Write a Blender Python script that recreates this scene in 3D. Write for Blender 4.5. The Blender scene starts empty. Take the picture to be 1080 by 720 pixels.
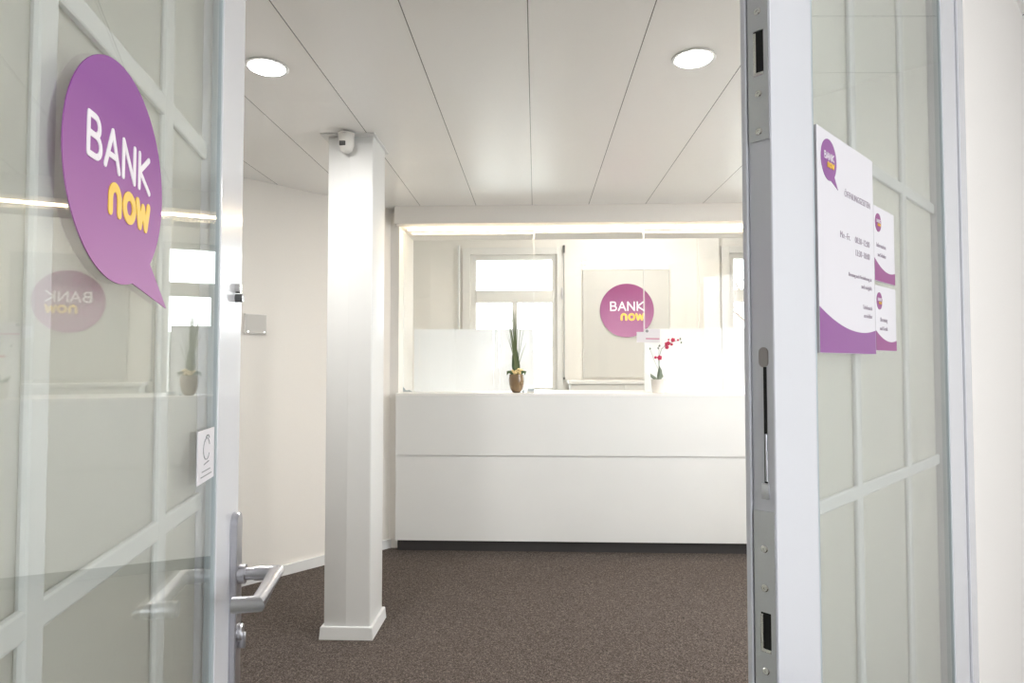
import bpy, bmesh, math, random
from mathutils import Vector, Matrix
random.seed(7)
S = bpy.context.scene
COL = S.collection
R = math.radians
PI = math.pi

# ------------------------------------------------------------------ camera
cam = bpy.data.cameras.new('camera')
cam.sensor_width = 36.0
cam.lens = 36.0 * 670.0 / 1080.0
cam.clip_start = 0.02
co = bpy.data.objects.new('camera', cam)
COL.objects.link(co)
co.location = (0, 0, 1.31)
co.rotation_euler = (R(91.97), 0, R(2.14))
S.camera = co

# ------------------------------------------------------------------ light
S.view_settings.view_transform = 'Standard'
S.view_settings.look = 'None'
S.view_settings.gamma = 1.0
S.view_settings.use_curve_mapping = False
S.view_settings.exposure = 0.68

SKY = 6.6           # overcast daylight
DOWN = 9.5         # watts of a ceiling downlight
COVE = 15.0          # glow of the LED strip over the counter
W = bpy.data.worlds.new('overcast_sky')
S.world = W
W.use_nodes = True
bg = W.node_tree.nodes['Background']
bg.inputs[0].default_value = (0.93, 0.97, 1.0, 1)
bg.inputs[1].default_value = SKY


def area(name, loc, rot, sx, sy, power, color=(1, 1, 1), portal=False, shape='RECTANGLE', spread=180):
    l = bpy.data.lights.new(name, 'AREA')
    l.shape = shape
    l.size = sx
    l.size_y = sy
    l.energy = power
    l.color = color
    l.spread = R(spread)
    if portal:
        l.cycles.is_portal = True
    o = bpy.data.objects.new(name, l)
    o.location = loc
    o.rotation_euler = rot
    COL.objects.link(o)
    return o


# ------------------------------------------------------------------ materials
def mat(name, color, rough=0.5, metal=0.0, coat=0.0, spec=0.5, bump=None, emis=None):
    m = bpy.data.materials.new(name)
    m.use_nodes = True
    nt = m.node_tree
    p = nt.nodes['Principled BSDF']
    p.inputs['Base Color'].default_value = (*color, 1)
    p.inputs['Roughness'].default_value = rough
    p.inputs['Metallic'].default_value = metal
    p.inputs['Coat Weight'].default_value = coat
    p.inputs['Coat Roughness'].default_value = 0.06
    p.inputs['Specular IOR Level'].default_value = spec
    # faint unevenness of tone on every painted or printed surface
    tc = nt.nodes.new('ShaderNodeTexCoord')
    n = nt.nodes.new('ShaderNodeTexNoise')
    n.inputs['Scale'].default_value = bump[0] if bump else 3.0
    nt.links.new(tc.outputs['Object'], n.inputs['Vector'])
    cr = nt.nodes.new('ShaderNodeValToRGB')
    cr.color_ramp.elements[0].color = (*[c * 0.97 for c in color], 1)
    cr.color_ramp.elements[1].color = (*[min(1, c * 1.02) for c in color], 1)
    nt.links.new(n.outputs['Fac'], cr.inputs['Fac'])
    nt.links.new(cr.outputs['Color'], p.inputs['Base Color'])
    if bump:
        b = nt.nodes.new('ShaderNodeBump')
        b.inputs['Strength'].default_value = bump[1]
        b.inputs['Distance'].default_value = 0.002
        nt.links.new(n.outputs['Fac'], b.inputs['Height'])
        nt.links.new(b.outputs['Normal'], p.inputs['Normal'])
    if emis:
        p.inputs['Emission Color'].default_value = (*emis[0], 1)
        p.inputs['Emission Strength'].default_value = emis[1]
    return m


def glass_mat(name, tint=(1, 1, 1), ior=1.5, rough=0.0):
    m = bpy.data.materials.new(name)
    m.use_nodes = True
    nt = m.node_tree
    nt.nodes.remove(nt.nodes['Principled BSDF'])
    out = nt.nodes['Material Output']
    t = nt.nodes.new('ShaderNodeBsdfTransparent')
    t.inputs[0].default_value = (*tint, 1)
    g = nt.nodes.new('ShaderNodeBsdfGlossy')
    g.inputs['Roughness'].default_value = rough
    f = nt.nodes.new('ShaderNodeFresnel')
    geo = nt.nodes.new('ShaderNodeNewGeometry')      # same reflectance on both sides of a pane
    iv = nt.nodes.new('ShaderNodeMix')
    iv.data_type = 'FLOAT'
    iv.inputs[2].default_value = ior
    iv.inputs[3].default_value = 1.0 / ior
    nt.links.new(geo.outputs['Backfacing'], iv.inputs[0])
    nt.links.new(iv.outputs[0], f.inputs[0])
    mx = nt.nodes.new('ShaderNodeMixShader')
    nt.links.new(f.outputs[0], mx.inputs[0])
    nt.links.new(t.outputs[0], mx.inputs[1])
    nt.links.new(g.outputs[0], mx.inputs[2])
    nt.links.new(mx.outputs[0], out.inputs[0])
    return m


def frost_mat(name, color, trans=0.5, clear=0.0, blur=0.0):
    m = bpy.data.materials.new(name)
    m.use_nodes = True
    nt = m.node_tree
    nt.nodes.remove(nt.nodes['Principled BSDF'])
    out = nt.nodes['Material Output']
    d = nt.nodes.new('ShaderNodeBsdfDiffuse')
    d.inputs[0].default_value = (*color, 1)
    t = nt.nodes.new('ShaderNodeBsdfTranslucent')
    t.inputs[0].default_value = (*color, 1)
    mx = nt.nodes.new('ShaderNodeMixShader')
    mx.inputs[0].default_value = trans
    nt.links.new(d.outputs[0], mx.inputs[1])
    nt.links.new(t.outputs[0], mx.inputs[2])
    last = mx
    if clear > 0:
        c = nt.nodes.new('ShaderNodeBsdfTransparent')
        m2 = nt.nodes.new('ShaderNodeMixShader')
        m2.inputs[0].default_value = clear
        nt.links.new(mx.outputs[0], m2.inputs[1])
        nt.links.new(c.outputs[0], m2.inputs[2])
        last = m2
    if blur > 0:                    # etched glass: what stands behind shows only as soft tones
        c = nt.nodes.new('ShaderNodeBsdfRefraction')
        c.inputs['Color'].default_value = (0.93, 0.95, 0.91, 1)
        c.inputs['Roughness'].default_value = 0.55
        c.inputs['IOR'].default_value = 1.25
        m2 = nt.nodes.new('ShaderNodeMixShader')
        m2.inputs[0].default_value = blur
        nt.links.new(last.outputs[0], m2.inputs[1])
        nt.links.new(c.outputs[0], m2.inputs[2])
        last = m2
    nt.links.new(last.outputs[0], out.inputs[0])
    return m


M = {}
M['wall'] = mat('wall_paint_cream', (0.87, 0.845, 0.80), 0.85, bump=(180, 0.05))
M['lobby_wall'] = mat('wall_paint_warm_white', (0.86, 0.83, 0.80), 0.85, bump=(180, 0.05))
M['white'] = mat('white_lacquer', (0.80, 0.81, 0.805), 0.45)
M['counter'] = mat('white_counter_board', (0.84, 0.845, 0.83), 0.5)
M['top'] = mat('white_worktop', (0.93, 0.92, 0.90), 0.35)
M['kick'] = mat('dark_plinth', (0.045, 0.042, 0.042), 0.6)
M['alu'] = mat('white_painted_aluminium', (0.71, 0.72, 0.765), 0.22, coat=0.3)
M['gasket'] = mat('grey_gasket', (0.42, 0.47, 0.50), 0.5)
M['muntin'] = mat('pale_muntin', (0.74, 0.76, 0.75), 0.5)
M['steel'] = mat('brushed_stainless_steel', (0.63, 0.63, 0.67), 0.30, metal=1.0, bump=(400, 0.05))
M['dimsteel'] = mat('worn_zinc', (0.36, 0.34, 0.33), 0.4, metal=0.8)
M['screw'] = mat('bright_screw_steel', (0.75, 0.74, 0.72), 0.2, metal=1.0)
M['dark'] = mat('black_recess', (0.01, 0.01, 0.01), 0.7)
M['purple'] = mat('purple_print', (0.28, 0.085, 0.31), 0.35)
M['purple2'] = mat('purple_print_magenta', (0.30, 0.07, 0.24), 0.4)
M['letter'] = mat('white_lettering', (0.92, 0.88, 0.93), 0.4)
M['yellow'] = mat('yellow_lettering', (0.95, 0.62, 0.08), 0.4)
M['paper'] = mat('white_poster_stock', (0.77, 0.75, 0.79), 0.4)
M['ink'] = mat('mauve_grey_ink', (0.42, 0.36, 0.42), 0.6)
M['greyink'] = mat('grey_ink', (0.30, 0.31, 0.32), 0.6)
M['pink'] = mat('pink_ink', (0.62, 0.28, 0.42), 0.6)
M['board'] = mat('pale_grey_board', (0.62, 0.61, 0.58), 0.55)
M['window'] = mat('window_paint_white', (0.82, 0.81, 0.78), 0.5)
M['plaster'] = mat('plastic_white', (0.80, 0.79, 0.76), 0.4)
M['lens'] = mat('dark_lens', (0.10, 0.10, 0.10), 0.15)
M['glass'] = glass_mat('clear_glass', (0.995, 1, 0.995))
M['doorglass'] = glass_mat('door_glass', (0.985, 0.993, 0.985), ior=1.75)
M['frost'] = frost_mat('frosted_door_pane', (0.89, 0.90, 0.865), 0.5, blur=0.35)
M['film'] = frost_mat('frosted_film', (0.97, 0.975, 0.98), 0.62, 0.12)
M['edge'] = mat('polished_glass_edge', (0.93, 0.96, 0.93), 0.1)
M['brass'] = mat('bronze_channel', (0.50, 0.40, 0.26), 0.35, metal=0.6)
M['leaf'] = mat('dark_green_leaf', (0.07, 0.12, 0.045), 0.45)
M['blade'] = mat('grass_blade_green', (0.13, 0.17, 0.06), 0.5)
M['orleaf'] = mat('grey_green_leaf', (0.16, 0.20, 0.14), 0.4)
M['bark'] = mat('gold_brown_vase_glaze', (0.22, 0.145, 0.075), 0.2, coat=0.6)
M['petal_y'] = mat('cream_yellow_petals', (0.85, 0.68, 0.34), 0.6)
M['petal_r'] = mat('crimson_petals', (0.55, 0.02, 0.09), 0.5)
M['pot'] = mat('white_ceramic', (0.80, 0.77, 0.73), 0.25, coat=0.4)
M['bulb'] = mat('lit_diffuser', (1, 1, 1), 0.5, emis=((1.0, 0.975, 0.93), 16.0))
M['cove'] = mat('lit_led_diffuser', (1, 1, 1), 0.5, emis=((1.0, 0.79, 0.54), COVE))
M['lawn'] = mat('pale_ground', (0.26, 0.26, 0.24), 0.9, bump=(2, 0.3))
M['render'] = mat('house_render', (0.62, 0.58, 0.54), 0.9)
M['roof'] = mat('roof_tile_grey', (0.30, 0.24, 0.22), 0.9)
M['darkglass'] = mat('house_window_glass', (0.10, 0.12, 0.14), 0.1)
M['trunk'] = mat('bare_bark', (0.10, 0.08, 0.065), 0.9)
M['bush'] = mat('shrub_green', (0.12, 0.122, 0.10), 0.9)


def carpet():
    m = mat('brown_grey_loop_carpet', (0.11, 0.09, 0.08), 0.95, spec=0.1)
    nt = m.node_tree
    p = nt.nodes['Principled BSDF']
    tc = nt.nodes.new('ShaderNodeTexCoord')
    v = nt.nodes.new('ShaderNodeTexVoronoi')
    v.inputs['Scale'].default_value = 260
    n = nt.nodes.new('ShaderNodeTexNoise')
    n.inputs['Scale'].default_value = 60
    n.inputs['Detail'].default_value = 6
    nt.links.new(tc.outputs['Object'], v.inputs['Vector'])
    nt.links.new(tc.outputs['Object'], n.inputs['Vector'])
    sep = nt.nodes.new('ShaderNodeSeparateColor')
    nt.links.new(v.outputs['Color'], sep.inputs[0])
    mx = nt.nodes.new('ShaderNodeMath')
    mx.operation = 'MULTIPLY_ADD'
    mx.inputs[1].default_value = 0.6
    nt.links.new(sep.outputs[0], mx.inputs[0])
    mh = nt.nodes.new('ShaderNodeMath')
    mh.operation = 'MULTIPLY'
    mh.inputs[1].default_value = 0.45
    nt.links.new(n.outputs['Fac'], mh.inputs[0])
    nt.links.new(mh.outputs[0], mx.inputs[2])
    cr = nt.nodes.new('ShaderNodeValToRGB')
    e = cr.color_ramp.elements
    e[0].position = 0.12
    e[0].color = (0.045, 0.037, 0.034, 1)
    e[1].position = 0.85
    e[1].color = (0.215, 0.18, 0.16, 1)
    k = e.new(0.5)
    k.color = (0.092, 0.076, 0.067, 1)
    nt.links.new(mx.outputs[0], cr.inputs['Fac'])
    nt.links.new(cr.outputs['Color'], p.inputs['Base Color'])
    b = nt.nodes.new('ShaderNodeBump')
    b.inputs['Strength'].default_value = 0.6
    b.inputs['Distance'].default_value = 0.004
    nt.links.new(v.outputs['Distance'], b.inputs['Height'])
    nt.links.new(b.outputs['Normal'], p.inputs['Normal'])
    return m


def ceiling_mat():
    """painted metal planks 0.4 m wide, thin dark joints between them"""
    m = mat('ceiling_metal_planks', (0.80, 0.79, 0.75), 0.36, coat=0.6)
    m.node_tree.nodes['Principled BSDF'].inputs['Coat Roughness'].default_value = 0.28
    nt = m.node_tree
    p = nt.nodes['Principled BSDF']
    tc = nt.nodes.new('ShaderNodeTexCoord')
    sp = nt.nodes.new('ShaderNodeSeparateXYZ')
    nt.links.new(tc.outputs['Object'], sp.inputs[0])

    def math_(op, a, b):
        n = nt.nodes.new('ShaderNodeMath')
        n.operation = op
        for i, q in enumerate((a, b)):
            if isinstance(q, (int, float)):
                n.inputs[i].default_value = q
            elif q is not None:
                nt.links.new(q, n.inputs[i])
        return n.outputs[0]
    a = math_('ADD', sp.outputs[0], 0.024 + 8.0 + 0.2)
    a = math_('MODULO', a, 0.3965)
    a = math_('SUBTRACT', a, JOINT)
    a = math_('ABSOLUTE', a, None)
    a = math_('LESS_THAN', a, 0.0017)
    mix = nt.nodes.new('ShaderNodeMix')
    mix.data_type = 'RGBA'
    nt.links.new(a, mix.inputs[0])
    mix.inputs[6].default_value = (0.94, 0.935, 0.915, 1)
    mix.inputs[7].default_value = (0.05, 0.05, 0.045, 1)
    nt.links.new(mix.outputs[2], p.inputs['Base Color'])
    return m


JOINT = (8.2 + 0.0) % 0.3965


def print_gradient(name, top, bottom, z0, z1):
    m = mat(name, top, 0.5, spec=0.25)
    nt = m.node_tree
    tc = nt.nodes.new('ShaderNodeTexCoord')
    sp = nt.nodes.new('ShaderNodeSeparateXYZ')
    mr = nt.nodes.new('ShaderNodeMapRange')
    mr.inputs['From Min'].default_value = z0
    mr.inputs['From Max'].default_value = z1
    mx = nt.nodes.new('ShaderNodeMix')
    mx.data_type = 'RGBA'
    mx.inputs[6].default_value = (*bottom, 1)
    mx.inputs[7].default_value = (*top, 1)
    nt.links.new(tc.outputs['Object'], sp.inputs[0])
    nt.links.new(sp.outputs[2], mr.inputs['Value'])
    nt.links.new(mr.outputs[0], mx.inputs[0])
    nt.links.new(mx.outputs[2], nt.nodes['Principled BSDF'].inputs['Base Color'])
    return m


# the brand's disc is printed in two inks blending from purple to a paler pink
M['bubble_ink'] = print_gradient('purple_to_pink_ink', (0.26, 0.055, 0.31), (0.45, 0.19, 0.43), -0.085, 0.055)
M['disc_ink'] = print_gradient('plum_to_pink_ink', (0.26, 0.04, 0.17), (0.45, 0.18, 0.36), -0.24, 0.20)
M['carpet'] = carpet()
M['ceiling'] = ceiling_mat()


# ------------------------------------------------------------------ mesh helpers
class MB:
    """collects shapes in one bmesh and links them as ONE object"""

    def __init__(self):
        self.bm = bmesh.new()

    def _merge(self, other):
        me = bpy.data.meshes.new('tmp')
        other.to_mesh(me)
        other.free()
        self.bm.from_mesh(me)
        bpy.data.meshes.remove(me)

    def box(self, x0, x1, y0, y1, z0, z1, bevel=0.0, seg=2, rot=None):
        b = bmesh.new()
        bmesh.ops.create_cube(b, size=1)
        for v in b.verts:
            v.co = Vector(((x0 + x1) / 2 + v.co.x * (x1 - x0), (y0 + y1) / 2 + v.co.y * (y1 - y0), (z0 + z1) / 2 + v.co.z * (z1 - z0)))
        if bevel:
            bmesh.ops.bevel(b, geom=list(b.edges), offset=bevel, segments=seg, profile=0.5, affect='EDGES')
        if rot:
            bmesh.ops.transform(b, matrix=rot, verts=b.verts)
        self._merge(b)
        return self

    def prism(self, pts, axis, a, b_, bevel=0.0):
        """2D outline extruded; axis 'z': pts (x,y); 'y': pts (x,z)"""
        b = bmesh.new()
        mk = (lambda p, h: (p[0], p[1], h)) if axis == 'z' else (lambda p, h: (p[0], h, p[1]))
        v0 = [b.verts.new(mk(p, a)) for p in pts]
        v1 = [b.verts.new(mk(p, b_)) for p in pts]
        n = len(pts)
        b.faces.new(v0)
        b.faces.new(v1)
        for i in range(n):
            b.faces.new((v0[i], v0[(i + 1) % n], v1[(i + 1) % n], v1[i]))
        bmesh.ops.recalc_face_normals(b, faces=b.faces)
        if bevel:
            bmesh.ops.bevel(b, geom=list(b.edges), offset=bevel, segments=2, affect='EDGES')
        self._merge(b)
        return self

    def tube(self, pts, r, n=16, caps=True):
        """round bar along points; r number or list"""
        b = bmesh.new()
        pts = [Vector(p) for p in pts]
        rr = r if isinstance(r, (list, tuple)) else [r] * len(pts)
        rings = []
        up = None
        for i, p in enumerate(pts):
            if i == 0:
                t = (pts[1] - p).normalized()
            elif i == len(pts) - 1:
                t = (p - pts[i - 1]).normalized()
            else:
                t = ((pts[i + 1] - p).normalized() + (p - pts[i - 1]).normalized()).normalized()
            if up is None:
                up = t.orthogonal().normalized()
            else:
                up = (up - t * up.dot(t)).normalized()
            s = t.cross(up)
            k = 1.0
            if 0 < i < len(pts) - 1:
                c = (pts[i + 1] - p).normalized().dot(t)
                k = 1.0 / max(c, 0.5)
                ax = (pts[i + 1] - p).normalized().cross((p - pts[i - 1]).normalized())
            ring = []
            for j in range(n):
                a = 2 * PI * j / n
                d = up * math.cos(a) + s * math.sin(a)
                if 0 < i < len(pts) - 1 and ax.length > 1e-4:
                    w = ax.normalized()
                    m = w.cross(t)
                    d = w * d.dot(w) + m * d.dot(m) * k
                ring.append(b.verts.new(p + d * rr[i]))
            rings.append(ring)
        for i in range(len(rings) - 1):
            for j in range(n):
                b.faces.new((rings[i][j], rings[i][(j + 1) % n], rings[i + 1][(j + 1) % n], rings[i + 1][j]))
        if caps:
            b.faces.new(rings[0])
            b.faces.new(rings[-1])
        bmesh.ops.recalc_face_normals(b, faces=b.faces)
        self._merge(b)
        return self

    def lathe(self, prof, cx=0, cy=0, n=32, mtx=None):
        b = bmesh.new()
        rings = []
        for (r, z) in prof:
            rings.append([b.verts.new((cx + max(r, 1e-5) * math.cos(2 * PI * j / n), cy + max(r, 1e-5) * math.sin(2 * PI * j / n), z)) for j in range(n)])
        for i in range(len(rings) - 1):
            for j in range(n):
                b.faces.new((rings[i][j], rings[i][(j + 1) % n], rings[i + 1][(j + 1) % n], rings[i + 1][j]))
        bmesh.ops.remove_doubles(b, verts=b.verts, dist=2e-5)
        bmesh.ops.holes_fill(b, edges=b.edges)
        bmesh.ops.recalc_face_normals(b, faces=b.faces)
        if mtx:
            bmesh.ops.transform(b, matrix=mtx, verts=b.verts)
        self._merge(b)
        return self

    def ball(self, c, r, sc=(1, 1, 1), sub=2):
        b = bmesh.new()
        bmesh.ops.create_icosphere(b, subdivisions=sub, radius=r)
        for v in b.verts:
            v.co = Vector((c[0] + v.co.x * sc[0], c[1] + v.co.y * sc[1], c[2] + v.co.z * sc[2]))
        self._merge(b)
        return self

    def blade(self, pts, w, th=0.0012):
        """leaf: ribbon of varying width along points, folded along its midrib, with thickness"""
        b = bmesh.new()
        pts = [Vector(p) for p in pts]
        n = len(pts)
        rows = []
        for i, p in enumerate(pts):
            t = (pts[min(i + 1, n - 1)] - pts[max(i - 1, 0)]).normalized()
            s = t.cross(Vector((0.15, 1, 0.05))).normalized()
            f = s.cross(t).normalized()
            q = i / (n - 1)
            ww = w * (math.sin(PI * min(1, 0.12 + 0.88 * q)) ** 0.7) + 0.0004
            rows.append([b.verts.new(p - s * ww + f * ww * 0.25), b.verts.new(p - f * th), b.verts.new(p + s * ww + f * ww * 0.25), b.verts.new(p + f * th)])
        for i in range(n - 1):
            for j in range(4):
                b.faces.new((rows[i][j], rows[i][(j + 1) % 4], rows[i + 1][(j + 1) % 4], rows[i + 1][j]))
        b.faces.new(rows[0])
        b.faces.new(rows[-1])
        bmesh.ops.recalc_face_normals(b, faces=b.faces)
        self._merge(b)
        return self

    def build(self, name, m, parent=None, smooth=False, loc=None, rotz=None):
        me = bpy.data.meshes.new(name)
        self.bm.to_mesh(me)
        self.bm.free()
        me.materials.append(m)
        if smooth:
            for p in me.polygons:
                p.use_smooth = True
            try:
                me.set_sharp_from_angle(angle=R(35))
            except Exception:
                pass
        o = bpy.data.objects.new(name, me)
        COL.objects.link(o)
        if parent:
            o.parent = parent
        if loc is not None:
            o.location = loc
        if rotz is not None:
            o.rotation_euler = (0, 0, rotz)
        return o


def tag(o, label=None, cat=None, group=None, kind=None):
    if label:
        o['label'] = label
    if cat:
        o['category'] = cat
    if group:
        o['group'] = group
    if kind:
        o['kind'] = kind
    return o


def empty(name, loc=(0, 0, 0), rotz=0):
    o = bpy.data.objects.new(name, None)
    o.empty_display_size = 0.05
    o.location = loc
    o.rotation_euler = (0, 0, rotz)
    COL.objects.link(o)
    return o


def struct(o, label=None, cat=None):
    return tag(o, label, cat, None, 'structure')


def copy_thing(o, parent=None):
    c = o.copy()
    COL.objects.link(c)
    if parent:
        c.parent = parent
    for ch in [q for q in bpy.data.objects if q.parent == o]:
        copy_thing(ch, c)
    return c


# ------------------------------------------------------------------ setting
H = 2.425                       # room height
# the entrance wall stands askew: its own frame, x along the wall, y into the room
P0 = Vector((0.2623, 0.7083, 0))
AW = math.atan2(0.7210, 0.6929)
WD = Vector((math.cos(AW), math.sin(AW), 0))
WN = Vector((-math.sin(AW), math.cos(AW), 0))


def wp(u, v):
    q = P0 + WD * u + WN * v
    return (q.x, q.y)


A = (-1.0, 4.585)
LD = (0.6503, 0.7597)
B = (A[0] - LD[0] * 3.7, A[1] - LD[1] * 3.7)
Cc = wp(-3.6, 0.06)
room = [A, B, Cc, wp(4.6, 0.06), (3.05, 4.0), (3.05, 6.4), (-1.3, 6.4), (-1.3, 4.95), (-1.0, 4.95)]

f = MB()
f.prism([(-6, -4), (6, -4), (6, 6.6), (-6, 6.6)], 'z', -0.12, 0.0)
struct(f.build('floor', M['carpet']), 'dark brown-grey speckled loop carpet floor', 'floor')

c = MB()
c.prism([(-4.2, -2.6), wp(-3.7, -3.0), wp(2.17, -3.0), wp(2.17, 0.0), wp(4.7, 0.0), (3.9, 4.60), (-4.2, 4.60)], 'z', H, H + 0.15)
struct(c.build('ceiling', M['ceiling']), 'off-white metal plank ceiling with thin dark joints', 'ceiling')


def wall_seg(p, q, th, z0, z1, side=1):
    """vertical slab along p-q, thickened to one side"""
    p = Vector(p)
    q = Vector(q)
    d = (q - p).normalized()
    n = Vector((-d.y, d.x)) * th * side
    return [tuple(p), tuple(q), tuple(q + n), tuple(p + n)], z0, z1


def wall(name, segs, m, label):
    w = MB()
    for pts, z0, z1 in segs:
        w.prism(pts, 'z', z0, z1)
    return struct(w.build(name, m), label, 'wall')


wall('wall_left', [wall_seg(B, A, 0.12, 0, H)], M['wall'], 'cream painted wall running askew behind the square column')
wall('wall_near_left', [wall_seg(Cc, B, 0.12, 0, H)], M['wall'], 'cream end wall closing the room at the far left')
wall('wall_right', [wall_seg((3.05, 6.5), (3.05, 3.3), 0.12, 0, H)], M['wall'], 'cream wall closing the room at the right')

# entrance wall (own frame) : opening from u=-0.87 to u=0.985
w = MB()
w.box(-3.7, -0.93, -0.10, 0.06, 0, H)
w.box(0.975, 2.25, -0.0, 0.08, 0, H)
w.box(3.20, 3.90, -0.0, 0.08, 0, H)
w.box(2.25, 3.20, -0.0, 0.08, 0, 0.75)
w.box(2.25, 3.20, -0.0, 0.08, 2.30, H)
w.box(3.90, 4.7, -0.0, 0.08, 0, H)
w.box(-0.93, 0.975, -0.0, 0.08, 2.265, H)
struct(w.build('wall_front', M['lobby_wall'], loc=P0, rotz=AW), 'warm white wall holding the glazed double door', 'wall')

# lobby side of the entrance, with an unseen window added behind the camera for daylight
w = MB()
w.box(-3.7, -3.58, -2.9, -0.1, 0, H)
w.box(2.05, 2.17, -2.9, -0.001, 0, H)
w.box(-3.7, -0.85, -3.0, -2.9, 0, H)
w.box(0.85, 2.17, -3.0, -2.9, 0, H)
w.box(-0.85, 0.85, -3.0, -2.9, 0, 0.75)
w.box(-0.85, 0.85, -3.0, -2.9, 2.2, H)
struct(w.build('wall_back', M['lobby_wall'], loc=P0, rotz=AW), 'warm white lobby walls behind the viewer with an opening for the added window', 'wall')
q = wp(0, -2.95)
area('added_lobby_window_portal', (q[0], q[1], 1.42), (R(90), 0, AW), 1.7, 1.45, 1, portal=True)

w = MB()
for a_, b_ in ((-0.85, -0.78), (-0.035, 0.035), (0.78, 0.85)):
    w.box(a_, b_, -2.98, -2.92, 0.75, 2.2)
w.box(-0.85, 0.85, -2.98, -2.92, 0.75, 0.82)
w.box(-0.85, 0.85, -2.98, -2.92, 2.13, 2.2)
struct(w.build('window_3', M['window'], loc=P0, rotz=AW), 'wide white framed lobby window, added unseen behind the viewer for daylight', 'window')

w = MB()
for a_, b_ in ((2.25, 2.31), (2.70, 2.75), (3.14, 3.20)):
    w.box(a_, b_, 0.02, 0.07, 0.75, 2.30)
w.box(2.31, 3.14, 0.02, 0.07, 0.75, 0.81)
w.box(2.31, 3.14, 0.02, 0.07, 2.24, 2.30)
struct(w.build('window_4', M['window'], loc=P0, rotz=AW), 'white framed side window added for daylight, unseen behind the closed door leaf', 'window')  # hidden window added to bring daylight into the room
q = wp(2.725, 0.04)
area('added_side_window_portal', (q[0], q[1], 1.525), (R(90), 0, AW), 0.95, 1.55, 1, portal=True)

# ------- partition over and beside the counter
CY = 4.44
w = MB()
w.box(-1.0, 3.05, CY, 4.58, 2.30, H)             # fascia
w.box(-1.0, 3.05, 4.58, 5.06, 2.30, 2.36)        # soffit over the counter
w.box(-1.0, 3.05, 5.00, 5.06, 2.36, 2.95)
struct(w.build('trim_1', M['wall']), 'cream fascia and soffit above the reception counter', 'trim')
w = MB()
w.box(-1.06, -0.985, 4.53, 5.06, 0, 2.95)
struct(w.build('wall_niche_left', M['wall']), 'cream side cheek of the counter opening', 'wall')

# office behind the counter
BY = 6.4
OZ = 2.95
holes = [(-0.66, 0.215, 0.98, 2.41), (1.93, 2.80, 0.98, 2.41)]
w = MB()
xs = [-1.45]
w.box(-1.45, holes[0][0], BY, BY + 0.28, 0, OZ)
w.box(holes[0][1], holes[1][0], BY, BY + 0.28, 0, OZ)
w.box(holes[1][1], 3.17, BY, BY + 0.28, 0, OZ)
for h in holes:
    w.box(h[0], h[1], BY, BY + 0.28, 0, h[2])
    w.box(h[0], h[1], BY, BY + 0.28, h[3], OZ)
w.box(-1.45, -1.33, 5.06, BY, 0, OZ)
w.box(-1.33, -1.06, 5.00, 5.06, 0, OZ)
w.box(3.05, 3.17, 5.06, BY, 0, OZ)
struct(w.build('wall_rear', M['wall']), 'cream rear wall of the office behind the counter', 'wall')
w = MB()
w.box(-1.45, 3.17, 5.0, BY + 0.28, OZ, OZ + 0.1)
struct(w.build('ceiling_office', M['wall']), 'plain white office ceiling behind the fascia', 'ceiling')
w = MB()
w.box(1.618, 1.824, BY - 0.05, BY, 0, OZ, 0.004)
struct(w.build('trim_2', M['wall']), 'shallow cream pilaster beside the right-hand window', 'trim')


def window(n, x, label):
    """x = left edge of the wall opening; upper light over two casements"""
    r = struct(empty('window_%d' % n, (x, BY, 0)), label, 'window')
    W_ = 0.875
    fr = MB()
    y0, y1 = 0.02, 0.085
    fr.box(-0.08, 0.0, -0.022, 0.0, 0.94, 2.48, 0.003)       # casing on the wall
    fr.box(W_, W_ + 0.06, -0.022, 0.0, 0.94, 2.48, 0.003)
    fr.box(0.0, W_, -0.022, 0.0, 2.41, 2.48, 0.003)
    fr.build('casing', M['window'], r)
    fr = MB()
    fr.box(0, 0.055, y0, y1, 0.98, 2.41, 0.003)
    fr.box(W_ - 0.052, W_, y0, y1, 0.98, 2.41, 0.003)
    fr.box(0.055, W_ - 0.052, y0, y1, 2.36, 2.41, 0.003)
    fr.box(0.055, W_ - 0.052, y0 - 0.02, y1, 1.925, 2.05, 0.006)
    fr.box(0.055, W_ - 0.052, y0, y1, 0.98, 1.07, 0.003)
    fr.box(0.42, 0.478, y0 - 0.012, y1, 1.07, 1.925, 0.006)
    fr.build('window_frame', M['window'], r)
    for a, b, z0, z1 in ((0.055, W_ - 0.052, 2.05, 2.36), (0.055, 0.42, 1.07, 1.925), (0.478, W_ - 0.052, 1.07, 1.925)):
        MB().box(a, b, 0.05, 0.054, z0, z1).build('pane', M['glass'], r)
    MB().box(-0.06, W_ + 0.06, -0.10, 0.02, 0.935, 0.98, 0.006).build('window_sill', M['window'], r)
    h = MB().box(0.915, 0.935, -0.030, -0.021, 1.97, 2.07, 0.004)
    h.tube([(0.925, -0.03, 2.02), (0.925, -0.055, 2.02), (0.925, -0.055, 1.95)], 0.007, 10)
    h.build('handle', M['steel'], r, True)
    area('window_portal', (x + W_ / 2, BY + 0.2, 1.7), (R(-90), 0, 0), 0.85, 1.42, 1, portal=True)
    return r


window(1, -0.66, 'white office window with a wide upper light, behind the tall grass plant')
window(2, 1.93, 'white office window at the right with bare branches outside')

# left wall skirting
for nme, a, b in (('baseboard_left', 0.0, 3.7),):
    w = MB()
    dirv = Vector((LD[0], LD[1]))
    nrm = Vector((LD[1], -LD[0]))
    p = Vector(B) + dirv * a
    q2 = Vector(B) + dirv * b
    w.prism([tuple(p), tuple(q2), tuple(q2 + nrm * 0.014), tuple(p + nrm * 0.014)], 'z', 0, 0.062)
    struct(w.build(nme, M['white']), 'low white skirting along the askew left wall', 'baseboard')

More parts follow.
